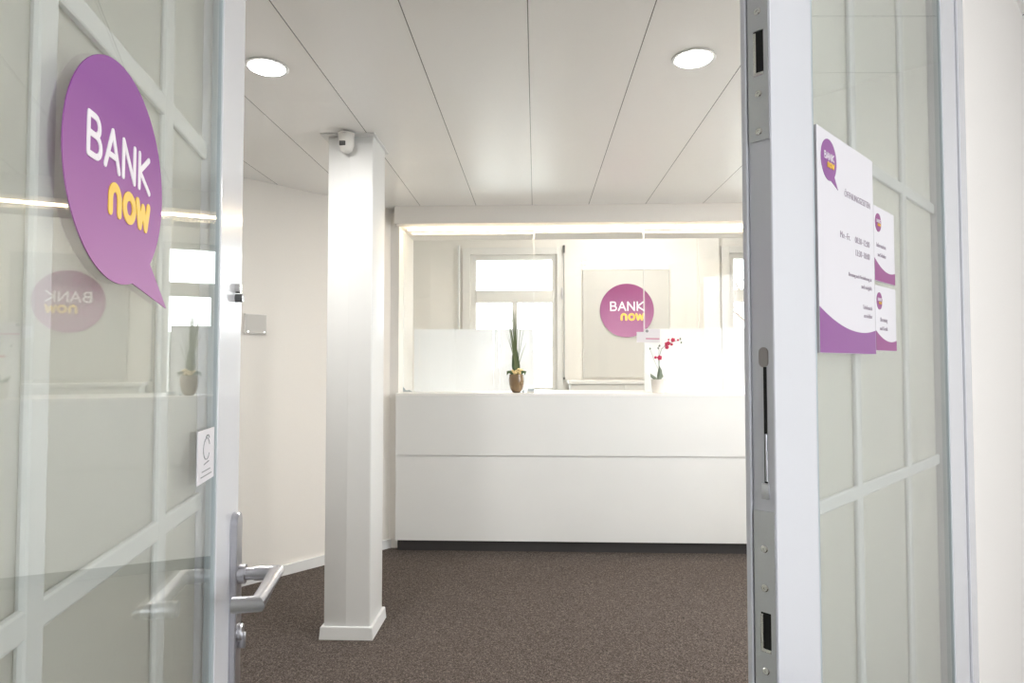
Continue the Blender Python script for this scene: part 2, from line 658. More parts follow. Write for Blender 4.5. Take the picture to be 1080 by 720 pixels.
# ------- column
col = struct(empty('column', (-0.9015, 3.16, 0)), 'square white column with skirting, standing left of the counter', 'column')
hw = 0.1115
s_ = MB()
s_.box(-hw, hw, -0.12, 0.12, 0, H, 0.006, 3)
s_.build('shaft', M['white'], col, True)
s_ = MB()
s_.box(-0.006, hw - 0.005, -0.1208, -0.10, 0.05, H - 0.04, 0.0004, 1)
s_.build('cover_panel', M['white'], col)
s_ = MB()
b = bmesh.new()
o1, o2 = 0.018, 0.013
for (ax, bx) in (((-hw - o1, -0.12 - o1), (hw + o1, 0.12 + o1)),):
    lo = [(-hw - o1, -0.12 - o1), (hw + o1, -0.12 - o1), (hw + o1, 0.12 + o1), (-hw - o1, 0.12 + o1)]
    hi = [(-hw - o2, -0.12 - o2), (hw + o2, -0.12 - o2), (hw + o2, 0.12 + o2), (-hw - o2, 0.12 + o2)]
    v0 = [b.verts.new((p[0], p[1], 0)) for p in lo]
    v1 = [b.verts.new((p[0], p[1], 0.058)) for p in hi]
    b.faces.new(v0[::-1])
    b.faces.new(v1)
    for i in range(4):
        b.faces.new((v0[i], v0[(i + 1) % 4], v1[(i + 1) % 4], v1[i]))
bmesh.ops.bevel(b, geom=list(b.edges), offset=0.002, segments=2, affect='EDGES')
s_._merge(b)
s_.build('skirting', M['white'], col)
MB().box(-hw - 0.03, hw + 0.012, -0.155, 0.15, H - 0.007, H, 0.001).build('ceiling_collar', M['white'], col)

# ------- doors -------------------------------------------------------------
LEAF_H = 2.22


def leaf(n, sg, origin, rot, W_, muntins, mw, rails, label):
    """sg=+1: leading edge at x=0 and the hinge to +x; sg=-1 mirrored. y=0 outer face."""
    r = struct(empty('door_%d' % n, origin, rot), label, 'door')
    T = 0.0335

    def bx(mb, u0, u1, y0, y1, z0, z1, bev=0.0):
        a, b_ = sorted((sg * u0, sg * u1))
        return mb.box(a, b_, y0, y1, z0, z1, bev)
    fr = MB()
    bx(fr, 0, 0.118, 0, 0.027, 0.01, LEAF_H, 0.002)
    bx(fr, -0.004, 0.118, 0.027, T, 0.01, LEAF_H, 0.0015)
    bx(fr, W_ - 0.12, W_, 0, T, 0.01, LEAF_H, 0.002)
    bx(fr, 0.118, W_ - 0.12, 0, T, 0.01, 0.14, 0.002)
    bx(fr, 0.118, W_ - 0.12, 0, T, LEAF_H - 0.12, LEAF_H, 0.002)
    fr.build('door_frame', M['alu'], r)
    g = MB()
    bx(g, 0.118, 0.124, 0.001, 0.012, 0.14, LEAF_H - 0.12)
    bx(g, W_ - 0.128, W_ - 0.12, 0.001, 0.012, 0.14, LEAF_H - 0.12)
    g.build('gasket', M['gasket'], r)
    g = MB()
    bx(g, 0.121, W_ - 0.123, 0.003, 0.007, 0.14, LEAF_H - 0.12)
    g.build('glass_pane', M['doorglass'], r)
    g = MB()
    bx(g, 0.121, W_ - 0.123, 0.0245, 0.0275, 0.14, LEAF_H - 0.12)
    g.build('frosted_pane', M['frost'], r)
    g = MB()
    for u in muntins:
        bx(g, u - mw / 2, u + mw / 2, 0.017, 0.0243, 0.14, LEAF_H - 0.12, 0.0034)
    for z in rails:
        bx(g, 0.121, W_ - 0.123, 0.0174, 0.0240, z - mw * 0.42, z + mw * 0.42, 0.003)
    g.build('glazing_bar', M['muntin'], r)
    for z in (0.25, 1.05, 1.86):
        h = MB()
        h.tube([(sg * (W_ + 0.002), 0.040, z - 0.05), (sg * (W_ + 0.002), 0.040, z + 0.05)], 0.008, 14)
        h.build('hinge', M['alu'], r, True)
    return r


# active leaf, swung into the room
LO = (-0.4364, 0.9249, 0)
LA = math.atan2(0.9758, -0.2188)
dl = leaf(1, -1, LO, LA, 0.87, (0.262, 0.505), 0.027, (1.135, 1.585),
          'white framed frosted glass door leaf swung open at the left, with steel lever handle')
# passive leaf, closed
dr = leaf(2, 1, P0, AW, 0.91, (0.325, 0.58), 0.024, (1.122, 1.617),
          'white framed frosted glass door leaf standing closed at the right, lock plates on its edge')

# frame around the opening
w = MB()
w.box(0.914, 0.9745, -0.004, 0.05, 0, 2.26, 0.003)
w.box(-0.93, -0.86, -0.10, 0.05, 0, 2.26, 0.003)
w.box(-0.86, 0.914, -0.004, 0.05, 2.225, 2.26, 0.003)
struct(w.build('trim_3', M['alu'], loc=P0, rotz=AW), 'white metal frame around the double door', 'trim')

# --- hardware of the active leaf
hx = -0.030
pl = MB()
rp = []
for i in range(13):
    a = PI * i / 12
    rp.append((hx + 0.0165 * math.cos(a), 1.0825 + 0.0165 * math.sin(a)))
for i in range(13):
    a = PI + PI * i / 12
    rp.append((hx + 0.0165 * math.cos(a), 0.857 + 0.0165 * math.sin(a)))
pl.prism(rp, 'y', -0.009, 0.0, 0.0015)
plate = pl.build('handle_plate', M['steel'], dl, True)
ZH = 1.011
k = MB()
k.tube([(hx, -0.008, ZH), (hx, -0.018, ZH)], 0.0135, 24)
k.tube([(hx, -0.016, ZH), (hx, -0.034, ZH)], 0.0085, 24)
k.build('spindle_collar', M['steel'], dl, True)
k = MB()
k.tube([(hx, -0.030, ZH), (hx, -0.058, ZH), (hx - 0.122, -0.058, ZH), (hx - 0.122, -0.028, ZH)], 0.0098, 24)
k.build('lever_handle', M['steel'], dl, True)
k = MB()
k.lathe([(0.0, 0.0), (0.0115, 0.0), (0.0115, 0.004), (0.010, 0.006), (0, 0.006)], mtx=Matrix.Translation((hx, -0.009, 0.930)) @ Matrix.Rotation(R(90), 4, 'X'))
k.box(hx - 0.003, hx + 0.003, -0.019, -0.009, 0.908, 0.930, 0.0015)
k.build('lock_cylinder', M['steel'], dl, True)
# inner side handle
k = MB()
k.prism(rp, 'y', 0.0335, 0.0425, 0.0015)
k.tube([(hx, 0.042, ZH), (hx, 0.09, ZH), (hx - 0.122, 0.09, ZH), (hx - 0.122, 0.055, ZH)], 0.0098, 20)
k.build('inner_lever_handle', M['steel'], dl, True)
k = MB()
k.tube([(-0.036, 0.0, 1.417), (-0.036, -0.007, 1.417)], 0.007, 18)
k.build('upper_stud', M['screw'], dl, True)
k = MB()
k.tube([(-0.036, 0.0, 1.403), (-0.036, -0.010, 1.403)], 0.006, 18)
k.build('lower_stud', M['lens'], dl, True)


# --- lock plates on the leading edge of the passive leaf (edge lies in x=0, y 0..0.027)
def edge_plate(z0, z1, hz0, hz1, screws):
    # outline of the steel strip with a real opening for the bolt
    y0, y1 = 0.0018, 0.0252
    p = MB()
    p.box(-0.0022, 0.0002, y0, y1, z0, hz0)
    p.box(-0.0022, 0.0002, y0, y1, hz1, z1)
    p.box(-0.0022, 0.0002, y0, 0.0070, hz0, hz1)
    p.box(-0.0022, 0.0002, 0.0190, y1, hz0, hz1)
    o = p.build('lock_plate', M['steel'], dr)
    q = MB()
    q.box(-0.0006, 0.0006, 0.0070, 0.0190, hz0, hz1)
    q.build('bolt_recess', M['dark'], o)
    q = MB()
    q.box(-0.0026, -0.0004, 0.0155, 0.0190, hz0 + 0.003, hz1 - 0.002, 0.0006)
    q.box(-0.0026, -0.0004, 0.0072, 0.0190, hz0, hz0 + 0.004, 0.0006)
    q.build('strike_lip', M['screw'], o)
    for z in screws:
        s = MB()
        s.lathe([(0, 0), (0.0041, 0), (0.0041, 0.0006), (0.0032, 0.0013), (0.0012, 0.0014), (0.0009, 0.0006), (0, 0.0006)], n=20,
                mtx=Matrix.Translation((-0.0022, 0.0135, z)) @ Matrix.Rotation(R(-90), 4, 'Y'))
        s.build('screw', M['screw'], o, True)
    return o


edge_plate(1.560, 1.79, 1.634, 1.686, (1.5705, 1.6135, 1.708, 1.775))
edge_plate(0.80, 1.1470, 0.994, 1.037, (1.106, 1.0635, 0.974, 0.84))
# flush bolt between the plates
fb = MB()
pr = []
for i in range(13):
    a = PI * i / 12
    pr.append((0.0125 + 0.0055 * math.cos(a), 1.3225 + 0.0055 * math.sin(a)))
for i in range(13):
    a = PI + PI * i / 12
    pr.append((0.0125 + 0.0055 * math.cos(a), 1.311 + 0.0055 * math.sin(a)))
fb.prism([(y, z) for y, z in pr], 'y', -0.0022, 0.0008, 0.0006)
fb2 = fb.build('bolt_lever', M['dimsteel'], dr, True)
fb2.rotation_euler = (0, 0, R(90))
fb2.scale = (1, 1, 1)
q = MB()
q.box(-0.0008, 0.0006, 0.0092, 0.0128, 1.178, 1.306)
q.build('bolt_groove', M['dark'], dr)
q = MB()
q.box(-0.0022, 0.0006, 0.0070, 0.0165, 1.160, 1.178, 0.0014)
q.tube([(-0.0006, 0.0105, 1.18), (-0.0006, 0.0108, 1.232)], 0.0012, 10)
q.build('bolt_catch', M['steel'], dr, True)


# ------------------------------------------------------------------ lettering
STG = [0]


def stroke_shape(mb, pts, w, y0, y1, closed=False):
    """flat rounded stroke through 2D points (x,z), extruded y0..y1"""
    n = len(pts)
    m = n if closed else n - 1
    for i in range(m):
        a = Vector(pts[i])
        b_ = Vector(pts[(i + 1) % n])
        d = b_ - a
        if d.length < 1e-7:
            continue
        ang = math.atan2(d.y, d.x)
        out = []
        for k_ in range(7):
            t = ang + PI / 2 + PI * k_ / 6
            out.append((a.x + w / 2 * math.cos(t), a.y + w / 2 * math.sin(t)))
        for k_ in range(7):
            t = ang - PI / 2 + PI * k_ / 6
            out.append((b_.x + w / 2 * math.cos(t), b_.y + w / 2 * math.sin(t)))
        mb.prism(out, 'y', y0 - 0.00002 * (STG[0] % 9), y1)
        STG[0] += 1


def arc(cx, cz, rx, rz, a0, a1, n=12):
    return [(cx + rx * math.cos(R(a0 + (a1 - a0) * i / n)), cz + rz * math.sin(R(a0 + (a1 - a0) * i / n))) for i in range(n + 1)]


def bank_now(rad, y, cx, cz, parent, white=None, sq=1.0):
    """white BANK over yellow now, fitted in a disc of radius rad; outer face towards -y"""
    def T(pts):
        return [(cx + p[0] * rad, cz + p[1] * rad * sq) for p in pts]
    w = 0.052 * rad
    h = 0.31
    mb = MB()
    # B
    bx_ = -0.60
    L = []
    L.append([(bx_, 0), (bx_, h)])
    L.append([(bx_, h), (bx_ + 0.11, h)] + arc(bx_ + 0.11, h - 0.073, 0.07, 0.073, 90, -90, 8) + [(bx_, h - 0.146)])
    L.append([(bx_ + 0.11, h - 0.146)] + arc(bx_ + 0.12, 0.082, 0.085, 0.082, 90, -90, 8) + [(bx_, 0)])
    # A
    L.append([(-0.31, 0), (-0.18, h), (-0.05, 0)])
    L.append([(-0.265, 0.105), (-0.095, 0.105)])
    # N
    L.append([(0.035, 0), (0.035, h), (0.27, 0), (0.27, h)])
    # K
    L.append([(0.385, 0), (0.385, h)])
    L.append([(0.60, h), (0.39, 0.15), (0.62, 0)])
    for s in L:
        stroke_shape(mb, T(s), w, y - 0.0006, y)
    mb.build('white_lettering', white or M['letter'], parent)
    mb = MB()
    w2 = 0.080 * rad
    xh, b0 = -0.14, -0.35
    L = []
    L.append([(-0.20, b0), (-0.20, xh - 0.09)] + arc(-0.115, xh - 0.09, 0.085, 0.09, 180, 0, 10) + [(-0.03, b0)])
    L.append(arc(0.175, (xh + b0) / 2, 0.10, 0.105, 0, 360, 20))
    L.append([(0.35, xh), (0.41, b0), (0.48, xh - 0.03), (0.55, b0), (0.61, xh)])
    for s in L:
        stroke_shape(mb, T(s), w2, y - 0.0007, y)
    mb.build('yellow_lettering', M['yellow'], parent)


def bubble_outline(cx, cz, rx, rz, tail=None, n=64):
    pts = []
    for i in range(n):
        a = 360 * i / n
        if tail and 286 <= a <= 318:
            if 300 <= a < 306:
                pts.append(tail)
            elif a < 288 or a > 314:
                pts.append((cx + rx * math.cos(R(a)), cz + rz * math.sin(R(a))))
            continue
        pts.append((cx + rx * math.cos(R(a)), cz + rz * math.sin(R(a))))
    return pts


# big purple bubble on the open leaf
LWD = Vector((math.cos(LA), math.sin(LA), 0))
LWN = Vector((-math.sin(LA), math.cos(LA), 0))
bub = tag(empty('speech_bubble_sign', Vector(LO) + LWD * -0.421 + Vector((0, 0, 1.4675)), LA),
          'large purple speech bubble sign reading BANK now on the open glass door', 'sign')
b_ = MB()
b_.prism(bubble_outline(0, 0, 0.0955, 0.0915, (0.113, -0.1025)), 'y', 0.0022, 0.003)
b_.build('purple_bubble', M['bubble_ink'], bub)
bank_now(0.098, 0.0022, 0, 0, bub, sq=1.0)

# small card on the open leaf
cd = tag(empty('notice_card', Vector(LO) + LWD * -0.163 + Vector((0, 0, 1.198)), LA),
         'small white notice card with faint grey print beside the open door\'s stile', 'card')
MB().box(-0.034, 0.034, 0.0014, 0.003, -0.0315, 0.0315, 0.0004).build('card_sheet', M['paper'], cd)
mb = MB()
stroke_shape(mb, arc(0.0, 0.008, 0.013, 0.013, 20, 330, 16), 0.0011, 0.0009, 0.0014)
stroke_shape(mb, arc(0.004, 0.020, 0.007, 0.004, 10, 170, 8), 0.0018, 0.0009, 0.0014)
stroke_shape(mb, [(-0.010, -0.010), (0.010, -0.008)], 0.0014, 0.0009, 0.0014)
for i, (a, b2) in enumerate(((-0.018, 0.016), (-0.022, 0.022))):
    stroke_shape(mb, [(a, -0.018 - i * 0.006), (b2, -0.018 - i * 0.006)], 0.0012, 0.0009, 0.0014)
mb.build('printed_mark', M['greyink'], cd)


def text(body, size, x, z, y, m, parent, name='printed_text', align='RIGHT', sx=1.0, off=0.0):
    cu = bpy.data.curves.new(name, 'FONT')
    cu.body = body
    cu.size = size
    cu.align_x = align
    cu.extrude = 0.0002
    cu.offset = off
    cu.resolution_u = 3
    o = bpy.data.objects.new(name, cu)
    COL.objects.link(o)
    dg = bpy.context.evaluated_depsgraph_get()
    me = bpy.data.meshes.new_from_object(o.evaluated_get(dg))
    bpy.data.objects.remove(o)
    me.transform(Matrix.Translation((x, y, z)) @ Matrix.Rotation(R(90), 4, 'X') @ Matrix.Diagonal((sx, 1, 1, 1)))
    me.materials.clear()
    me.materials.append(m)
    o = bpy.data.objects.new(name, me)
    COL.objects.link(o)
    o.parent = parent
    return o


def poster(name, u0, u1, z0, z1, label, lines, bub_r, wave, wave_m, bub_m, tail=True, thick=0.004):
    r = tag(empty(name, P0 + WD * ((u0 + u1) / 2) + Vector((0, 0, z0)), AW), label, 'poster')
    hw_ = (u1 - u0) / 2
    h = z1 - z0
    y = 0.003 - thick
    MB().box(-hw_, hw_, y, 0.003, 0, h, 0.0004).build('poster_sheet', M['paper'], r)
    pts = [(-hw_ + 0.0006, 0.0006), (hw_ - 0.0006, 0.0006)]
    for i in range(21):
        t = 1 - i / 20
        pts.append((-hw_ + 0.0006 + t * (2 * hw_ - 0.0012), wave[0] + (wave[1] - wave[0]) * (1 - (1 - (t / 0.72 - 1) ** 2 if t < 0.72 else 1.0 - 0.18 * ((t - 0.72) / 0.28) ** 2))))
    MB().prism(pts, 'y', y - 0.0004, y).build('purple_wave', wave_m, r)
    bx_, bz = -hw_ + 0.0125 + bub_r, h - 0.010 - bub_r
    if not tail:
        bx_ = -hw_ + 0.006 + bub_r
    MB().prism(bubble_outline(bx_, bz, bub_r, bub_r, (bx_ + bub_r * 1.15, bz - bub_r * 1.25) if tail else None, 48), 'y', y - 0.0004, y).build('purple_bubble', bub_m, r)
    bank_now(bub_r, y - 0.0004, bx_, bz, r)
    for (s, size, x, z) in lines:
        text(s, size, hw_ - x, z, y - 0.0002, M['ink'], r)
    return r


poster('opening_hours_poster', 0.128, 0.343, 1.323, 1.610,
       'tall white opening hours poster with purple wave, largest on the closed glass door',
       [('ÖFFNUNGSZEITEN', 0.0125, 0.014, 0.213),
        ('Mo.–Fr.', 0.0125, 0.100, 0.155), ('08:30–12:00', 0.0125, 0.020, 0.155),
        ('13:30–18:00', 0.0125, 0.020, 0.137),
        ('Beratung nach Vereinbarung ist', 0.0075, 0.014, 0.106), ('auch möglich', 0.0085, 0.014, 0.093),
        ('Telefonisch', 0.0085, 0.014, 0.064), ('erreichbar', 0.0085, 0.014, 0.052)],
       0.027, (0.030, 0.058), M['purple'], M['purple'])
poster('information_poster', 0.3495, 0.4500, 1.4335, 1.5470,
       'small white purple-footed notice on the closed door, upper of the two beside the tall poster',
       [('Information', 0.0095, 0.045, 0.052), ('am Schalter', 0.0085, 0.045, 0.038)],
       0.014, (0.016, 0.034), M['purple2'], M['purple2'], tail=False, thick=0.0025)
poster('information_poster', 0.3495, 0.4510, 1.3290, 1.4270,
       'small white purple-footed notice on the closed door, lower of the two beside the tall poster',
       [('Beratung', 0.0095, 0.045, 0.044), ('und Kredit', 0.0085, 0.045, 0.031)],
       0.013, (0.014, 0.030), M['purple2'], M['purple2'], tail=False, thick=0.0025)

# ------------------------------------------------------------------ reception counter
X0, X1 = -0.984, 3.045
ct = tag(empty('reception_counter', (0, CY, 0)), 'long white reception counter with a stepped front on a dark plinth', 'counter')
MB().box(X0, X1, 0.0, 0.60, 1.082, 1.100, 0.0015).build('worktop', M['top'], ct)
MB().box(X0, X1, 0.003, 0.60, 0.668, 1.082, 0.001).build('upper_front', M['counter'], ct)
MB().box(X0, X1, 0.014, 0.58, 0.075, 0.668, 0.001).build('lower_front', M['counter'], ct)
MB().box(X0 + 0.012, X1, 0.038, 0.56, 0.0, 0.075).build('plinth', M['kick'], ct)

# LED strip under the soffit
led = tag(empty('led_strip_light', (0, 4.585, 2.30)), 'glowing warm linear light under the soffit above the counter', 'light')
MB().box(-0.93, 3.02, -0.016, 0.016, -0.005, 0.0, 0.001).build('light_profile', M['white'], led)
MB().box(-0.93, 3.02, -0.013, 0.013, -0.020, -0.005, 0.003).build('light_diffuser', M['cove'], led)


# ------------------------------------------------------------------ glass screens
def screen(x0, x1, y, label, film, clamp=None, rail=False):
    r = tag(empty('glass_screen', (x0, y, 1.10)), label, 'glass screen', 'glass screens on the reception counter')
    W_ = x1 - x0
    MB().box(0.003, W_ - 0.003, -0.003, 0.003, 0.0, 1.185).build('glass_pane', M['glass'], r)
    for e in ((W_ - 0.003, W_), (0, 0.003)):
        MB().box(e[0], e[1], -0.003, 0.003, 0.0, 1.185, 0.0008).build('polished_edge', M['edge'], r)
    if film:
        fm = MB()
        for a, b2 in film:
            fm.box(a - x0, b2 - x0, 0.0032, 0.0042, 0.003, 0.462)
        fm.build('frosted_film', M['film'], r)
    if rail:
        MB().box(0, W_, -0.008, 0.008, 1.185, 1.1995).build('head_rail', M['brass'], r)
    if clamp:
        cl = MB()
        cl.prism([(clamp, 0), (clamp + 0.07, 0), (clamp + 0.045, 0.014), (clamp + 0.02, 0.012), (clamp, 0.038)], 'y', -0.010, -0.003, 0.001)
        cl.build('corner_clamp', M['gasket'], r)
    return r


GY = 4.66
screen(-0.980, -0.016, GY, 'clear counter glass with frosted lower band, left of the three, behind the grass plant',
       [(-0.898, -0.858), (-0.855, -0.31), (-0.308, -0.27), (-0.268, -0.016)], clamp=0.004)
screen(-0.010, 0.786, GY - 0.02, 'clear counter glass without frosting, middle of the three, in front of the round sign', None, rail=True)
fl = [(0.794, 1.27)]
x = 1.276
for i in range(7):
    fl.append((x, x + 0.034))
    x += 0.0405
fl.append((x, 2.40))
screen(0.792, 2.42, GY, 'clear counter glass with frosted lower band and slits, right of the three, behind the orchid', fl)

# papers on the glass
nt_ = tag(empty('glass_notice', (0.7615, GY - 0.026, 1.462)), 'small blank white card stuck low on the middle counter glass', 'card')
MB().box(-0.030, 0.030, -0.001, 0.001, 0, 0.076, 0.0003).build('card_sheet', M['paper'], nt_)
nt_ = tag(empty('glass_notice', (0.850, GY - 0.0042, 1.462)), 'small white card with grey dot and pink line on the right counter glass', 'card')
MB().box(-0.055, 0.055, -0.0010, 0.0008, 0, 0.098, 0.0003).build('card_sheet', M['paper'], nt_)
mb = MB()
stroke_shape(mb, [(-0.045, 0.028), (0.045, 0.026)], 0.010, -0.0014, -0.0010)
mb.build('pink_line', M['pink'], nt_)
mb = MB()
mb.prism([(-0.040 + 0.011 * math.cos(R(i * 20)), 0.083 + 0.011 * math.sin(R(i * 20))) for i in range(18)], 'y', -0.0014, -0.0010)
mb.build('grey_dot', M['greyink'], nt_)

# ------------------------------------------------------------------ grass plant
gp = tag(empty('potted_grass', (-0.138, 4.55, 1.10)), 'tall thin grass arrangement in a golden brown vase on the counter', 'potted plant')
MB().lathe([(0, 0), (0.020, 0), (0.030, 0.005), (0.044, 0.028), (0.053, 0.065), (0.055, 0.10), (0.051, 0.132), (0.047, 0.132), (0.049, 0.11), (0, 0.105)]).build('vase', M['bark'], gp, True)
mb = MB()
for i in range(11):
    a = i * 2.4
    rr = 0.034 * math.sqrt((i + 0.5) / 11)
    mb.ball((rr * math.cos(a) + 0.004, rr * math.sin(a), 0.146 + random.uniform(-0.008, 0.020)), random.uniform(0.013, 0.019), (1, 1, 0.85), 2)
mb.build('flower_cluster', M['petal_y'], gp, True)
mb = MB()
for sx in (-1, 1):
    for j in range(3):
        y_ = -0.02 + 0.02 * j
        mb.blade([(sx * 0.02, y_, 0.125), (sx * 0.045, y_, 0.15), (sx * 0.062, y_, 0.148), (sx * 0.068 * (1 if sx < 0 else .9), y_, 0.125)], 0.011)
mb.build('curled_leaves', M['leaf'], gp, True)
mb = MB()
mb.blade([(-0.008, 0, 0.12), (-0.018, 0.0, 0.19), (-0.018, 0, 0.26), (-0.008, 0, 0.33)], 0.017)
mb.build('broad_leaf', M['leaf'], gp, True)
mb = MB()
mb.blade([(0.014, 0.01, 0.12), (0.015, 0.01, 0.19), (0.006, 0.01, 0.26), (-0.004, 0.0, 0.35)], 0.010)
mb.build('broad_leaf', M['leaf'], gp, True)
mb = MB()
for i in range(20):
    top = random.uniform(0.36, 0.625)
    lean = random.gauss(-0.032, 0.020)
    ly = random.gauss(0, 0.02)
    x0 = random.uniform(-0.004, 0.010)
    pts = [(x0 + lean * (j / 6) ** 1.2, ly * (j / 6) ** 1.5, 0.12 + (top - 0.12) * j / 6) for j in range(7)]
    mb.blade(pts, random.uniform(0.0013, 0.0026), 0.0006)
for k_, s in enumerate((-1, 1, 1, -1, 1, -1)):
    e_ = (0.055, 0.05, 0.035, 0.07, 0.065, 0.04)[k_]
    t_ = (0.50, 0.47, 0.56, 0.42, 0.36, 0.58)[k_]
    pts = [(0.002 + s * (0.004 + e_ * (j / 6) ** 1.6), 0.005, 0.12 + (t_ - 0.12) * (j / 6)) for j in range(7)]
    mb.blade(pts, 0.0012, 0.0005)
tag(mb.build('grass_blades', M['blade'], gp), kind='stuff')

# ------------------------------------------------------------------ orchid
op = tag(empty('potted_orchid', (0.868, 4.55, 1.10)), 'small orchid with crimson flowers in a white pot on the counter', 'potted plant')
MB().lathe([(0, 0), (0.038, 0), (0.042, 0.004), (0.050, 0.092), (0.052, 0.098), (0.048, 0.098), (0.046, 0.085), (0, 0.082)]).build('pot', M['pot'], op, True)
for pts, w_ in (([(0, 0, 0.08), (0.008, 0, 0.12), (0.014, 0, 0.16), (0.008, 0, 0.195)], 0.016),
                ([(0, 0, 0.08), (-0.020, 0, 0.10), (-0.045, 0, 0.12), (-0.055, 0, 0.138)], 0.012),
                ([(0, 0.01, 0.08), (0.03, 0.02, 0.12), (0.018, 0.02, 0.15), (0.02, 0.02, 0.175)], 0.012)):
    MB().blade(pts, w_).build('leaf', M['orleaf'], op, True)
mb = MB()
mb.tube([(0.0, 0, 0.08), (0.006, 0, 0.18), (0.010, 0, 0.26), (0.024, 0, 0.31), (0.060, 0, 0.345), (0.11, 0, 0.368), (0.165, 0, 0.375)], [0.002] * 6 + [0.0012], 8)
mb.tube([(0.006, 0, 0.18), (0.004, 0, 0.24), (0.008, 0, 0.30), (0.004, 0, 0.335)], 0.0015, 8)
mb.tube([(0.004, 0, 0.16), (-0.03, 0, 0.24), (-0.055, 0, 0.31)], 0.0010, 8)
mb.build('stem', M['orleaf'], op, True)
for (fx, fz, s) in ((0.010, 0.250, 1.0), (-0.018, 0.252, 0.6), (0.062, 0.325, 0.85), (0.072, 0.352, 0.9), (0.058, 0.348, 0.7), (0.095, 0.345, 0.6), (0.105, 0.375, 0.9), (0.075, 0.378, 0.4), (0.140, 0.375, 0.45)):
    mb = MB()
    for k_ in range(5):
        a = R(90 + 72 * k_ + fx * 900)
        dx, dz = math.cos(a), math.sin(a)
        mb.ball((fx + dx * 0.010 * s, -0.006, fz + dz * 0.010 * s), 0.0085 * s, (1.0, 0.35, 1.0), 2)
    mb.ball((fx, -0.011, fz), 0.005 * s, (1, 1.2, 1), 2)
    mb.build('flower', M['petal_r'], op, True)
for (fx, fz) in ((0.012, 0.335), (0.002, 0.318), (-0.055, 0.315), (0.165, 0.358), (0.158, 0.385)):
    MB().ball((fx, 0, fz), 0.007, (0.8, 0.8, 1.1), 2).build('bud', M['orleaf'], op, True)

# small grey holder
hd = tag(empty('card_holder', (-0.035, 4.56, 1.10)), 'tiny pale grey card holder lying low beside the grass vase', 'card holder')
MB().box(-0.028, 0.028, -0.018, 0.018, 0, 0.010, 0.003).build('holder_base', M['board'], hd)
MB().box(-0.022, 0.024, -0.004, 0.006, 0.008, 0.028, 0.002).build('holder_back', M['gasket'], hd)
MB().ball((-0.052, 0, 0.009), 0.009, (1, 1, 1), 2).build('knob', M['gasket'], hd, True)

# ------------------------------------------------------------------ office furniture and sign
bd = tag(empty('sign_board', (0.905, BY, 1.169)), 'large pale grey board on the office wall behind the round sign', 'board')
MB().box(-0.427, 0.427, -0.022, 0.0, 0, 1.078, 0.003).build('board_panel', M['board'], bd)
e = MB()
e.box(-0.431, -0.427, -0.026, 0, 0, 1.082)
e.box(0.427, 0.431, -0.026, 0, 0, 1.082)
e.box(-0.431, 0.431, -0.026, 0, 1.078, 1.084)
e.build('edge_strip', M['window'], bd)
sg = tag(empty('round_sign', (0.910, BY - 0.036, 1.838)), 'round purple sign reading BANK now on the grey office board', 'sign')
MB().prism([(0.268 * math.cos(R(i * 5)), 0.268 * math.sin(R(i * 5))) for i in range(72)], 'y', 0.0, 0.012, 0.001).build('purple_disc', M['disc_ink'], sg)
bank_now(0.268, 0.0, 0, 0, sg)

cb = tag(empty('low_cabinet', (0.83, 6.19, 0)), 'low cream office cabinet under the grey board', 'cabinet')
MB().box(-0.50, 0.50, -0.17, 0.20, 0.06, 1.115, 0.003).build('cabinet_body', M['window'], cb)
MB().box(-0.52, 0.52, -0.19, 0.205, 1.115, 1.145, 0.003).build('cabinet_top', M['top'], cb)
MB().box(-0.48, 0.48, -0.15, 0.19, 0, 0.06).build('plinth', M['kick'], cb)
for a, b2 in ((-0.495, -0.002), (0.002, 0.495)):
    d_ = MB().box(a, b2, -0.184, -0.17, 0.07, 1.108, 0.002).build('cabinet_door', M['window'], cb)
    MB().box((b2 - 0.05) if a < 0 else (a + 0.03), (b2 - 0.03) if a < 0 else (a + 0.05), -0.194, -0.184, 0.7, 0.82, 0.003).build('pull_handle', M['steel'], d_)

rd = tag(empty('edge_gap_rod', (0.284, BY - 0.04, 1.15)), 'thin dark vertical rod standing in for an edge gap right of the left window', 'rod')  # made-up rod drawn in place of a narrow dark edge gap
MB().tube([(0, 0, 0.0), (0, 0, 1.33)], 0.0045, 10).build('rod', M['greyink'], rd, True)
MB().box(-0.010, 0.010, -0.010, 0.036, 1.27, 1.345, 0.003).build('bracket', M['lens'], rd)
MB().box(-0.010, 0.010, -0.010, 0.036, 0.0, 0.02, 0.003).build('bracket', M['lens'], rd)
pp = tag(empty('heating_pipe', (-0.775, BY - 0.035, 0)), 'slim white heating pipe rising left of the left window', 'pipe')
MB().tube([(0, 0, 0), (0, 0, 2.5)], 0.012, 14).build('pipe', M['white'], pp, True)
for z in (0.9, 2.2):
    MB().box(-0.016, 0.016, -0.006, 0.034, z, z + 0.02, 0.002).build('pipe_clip', M['plaster'], pp)

# ------------------------------------------------------------------ sensor, wall unit, downlights
sn = tag(empty('security_camera', (-0.912, 2.999, H - 0.007)), 'small white dome camera at the top of the column', 'camera')
MB().lathe([(0, 0), (0.040, 0), (0.040, -0.006), (0.036, -0.010), (0.036, -0.058), (0.030, -0.080), (0.016, -0.092), (0, -0.095)], n=36).build('camera_body', M['plaster'], sn, True)
MB().box(-0.024, 0.006, -0.0385, -0.028, -0.068, -0.046, 0.003).build('lens_window', M['lens'], sn)

d2 = Vector(LD)
pos = Vector((-1.721, 3.739)) + d2 * 0.0387
WA = math.atan2(LD[1], LD[0])
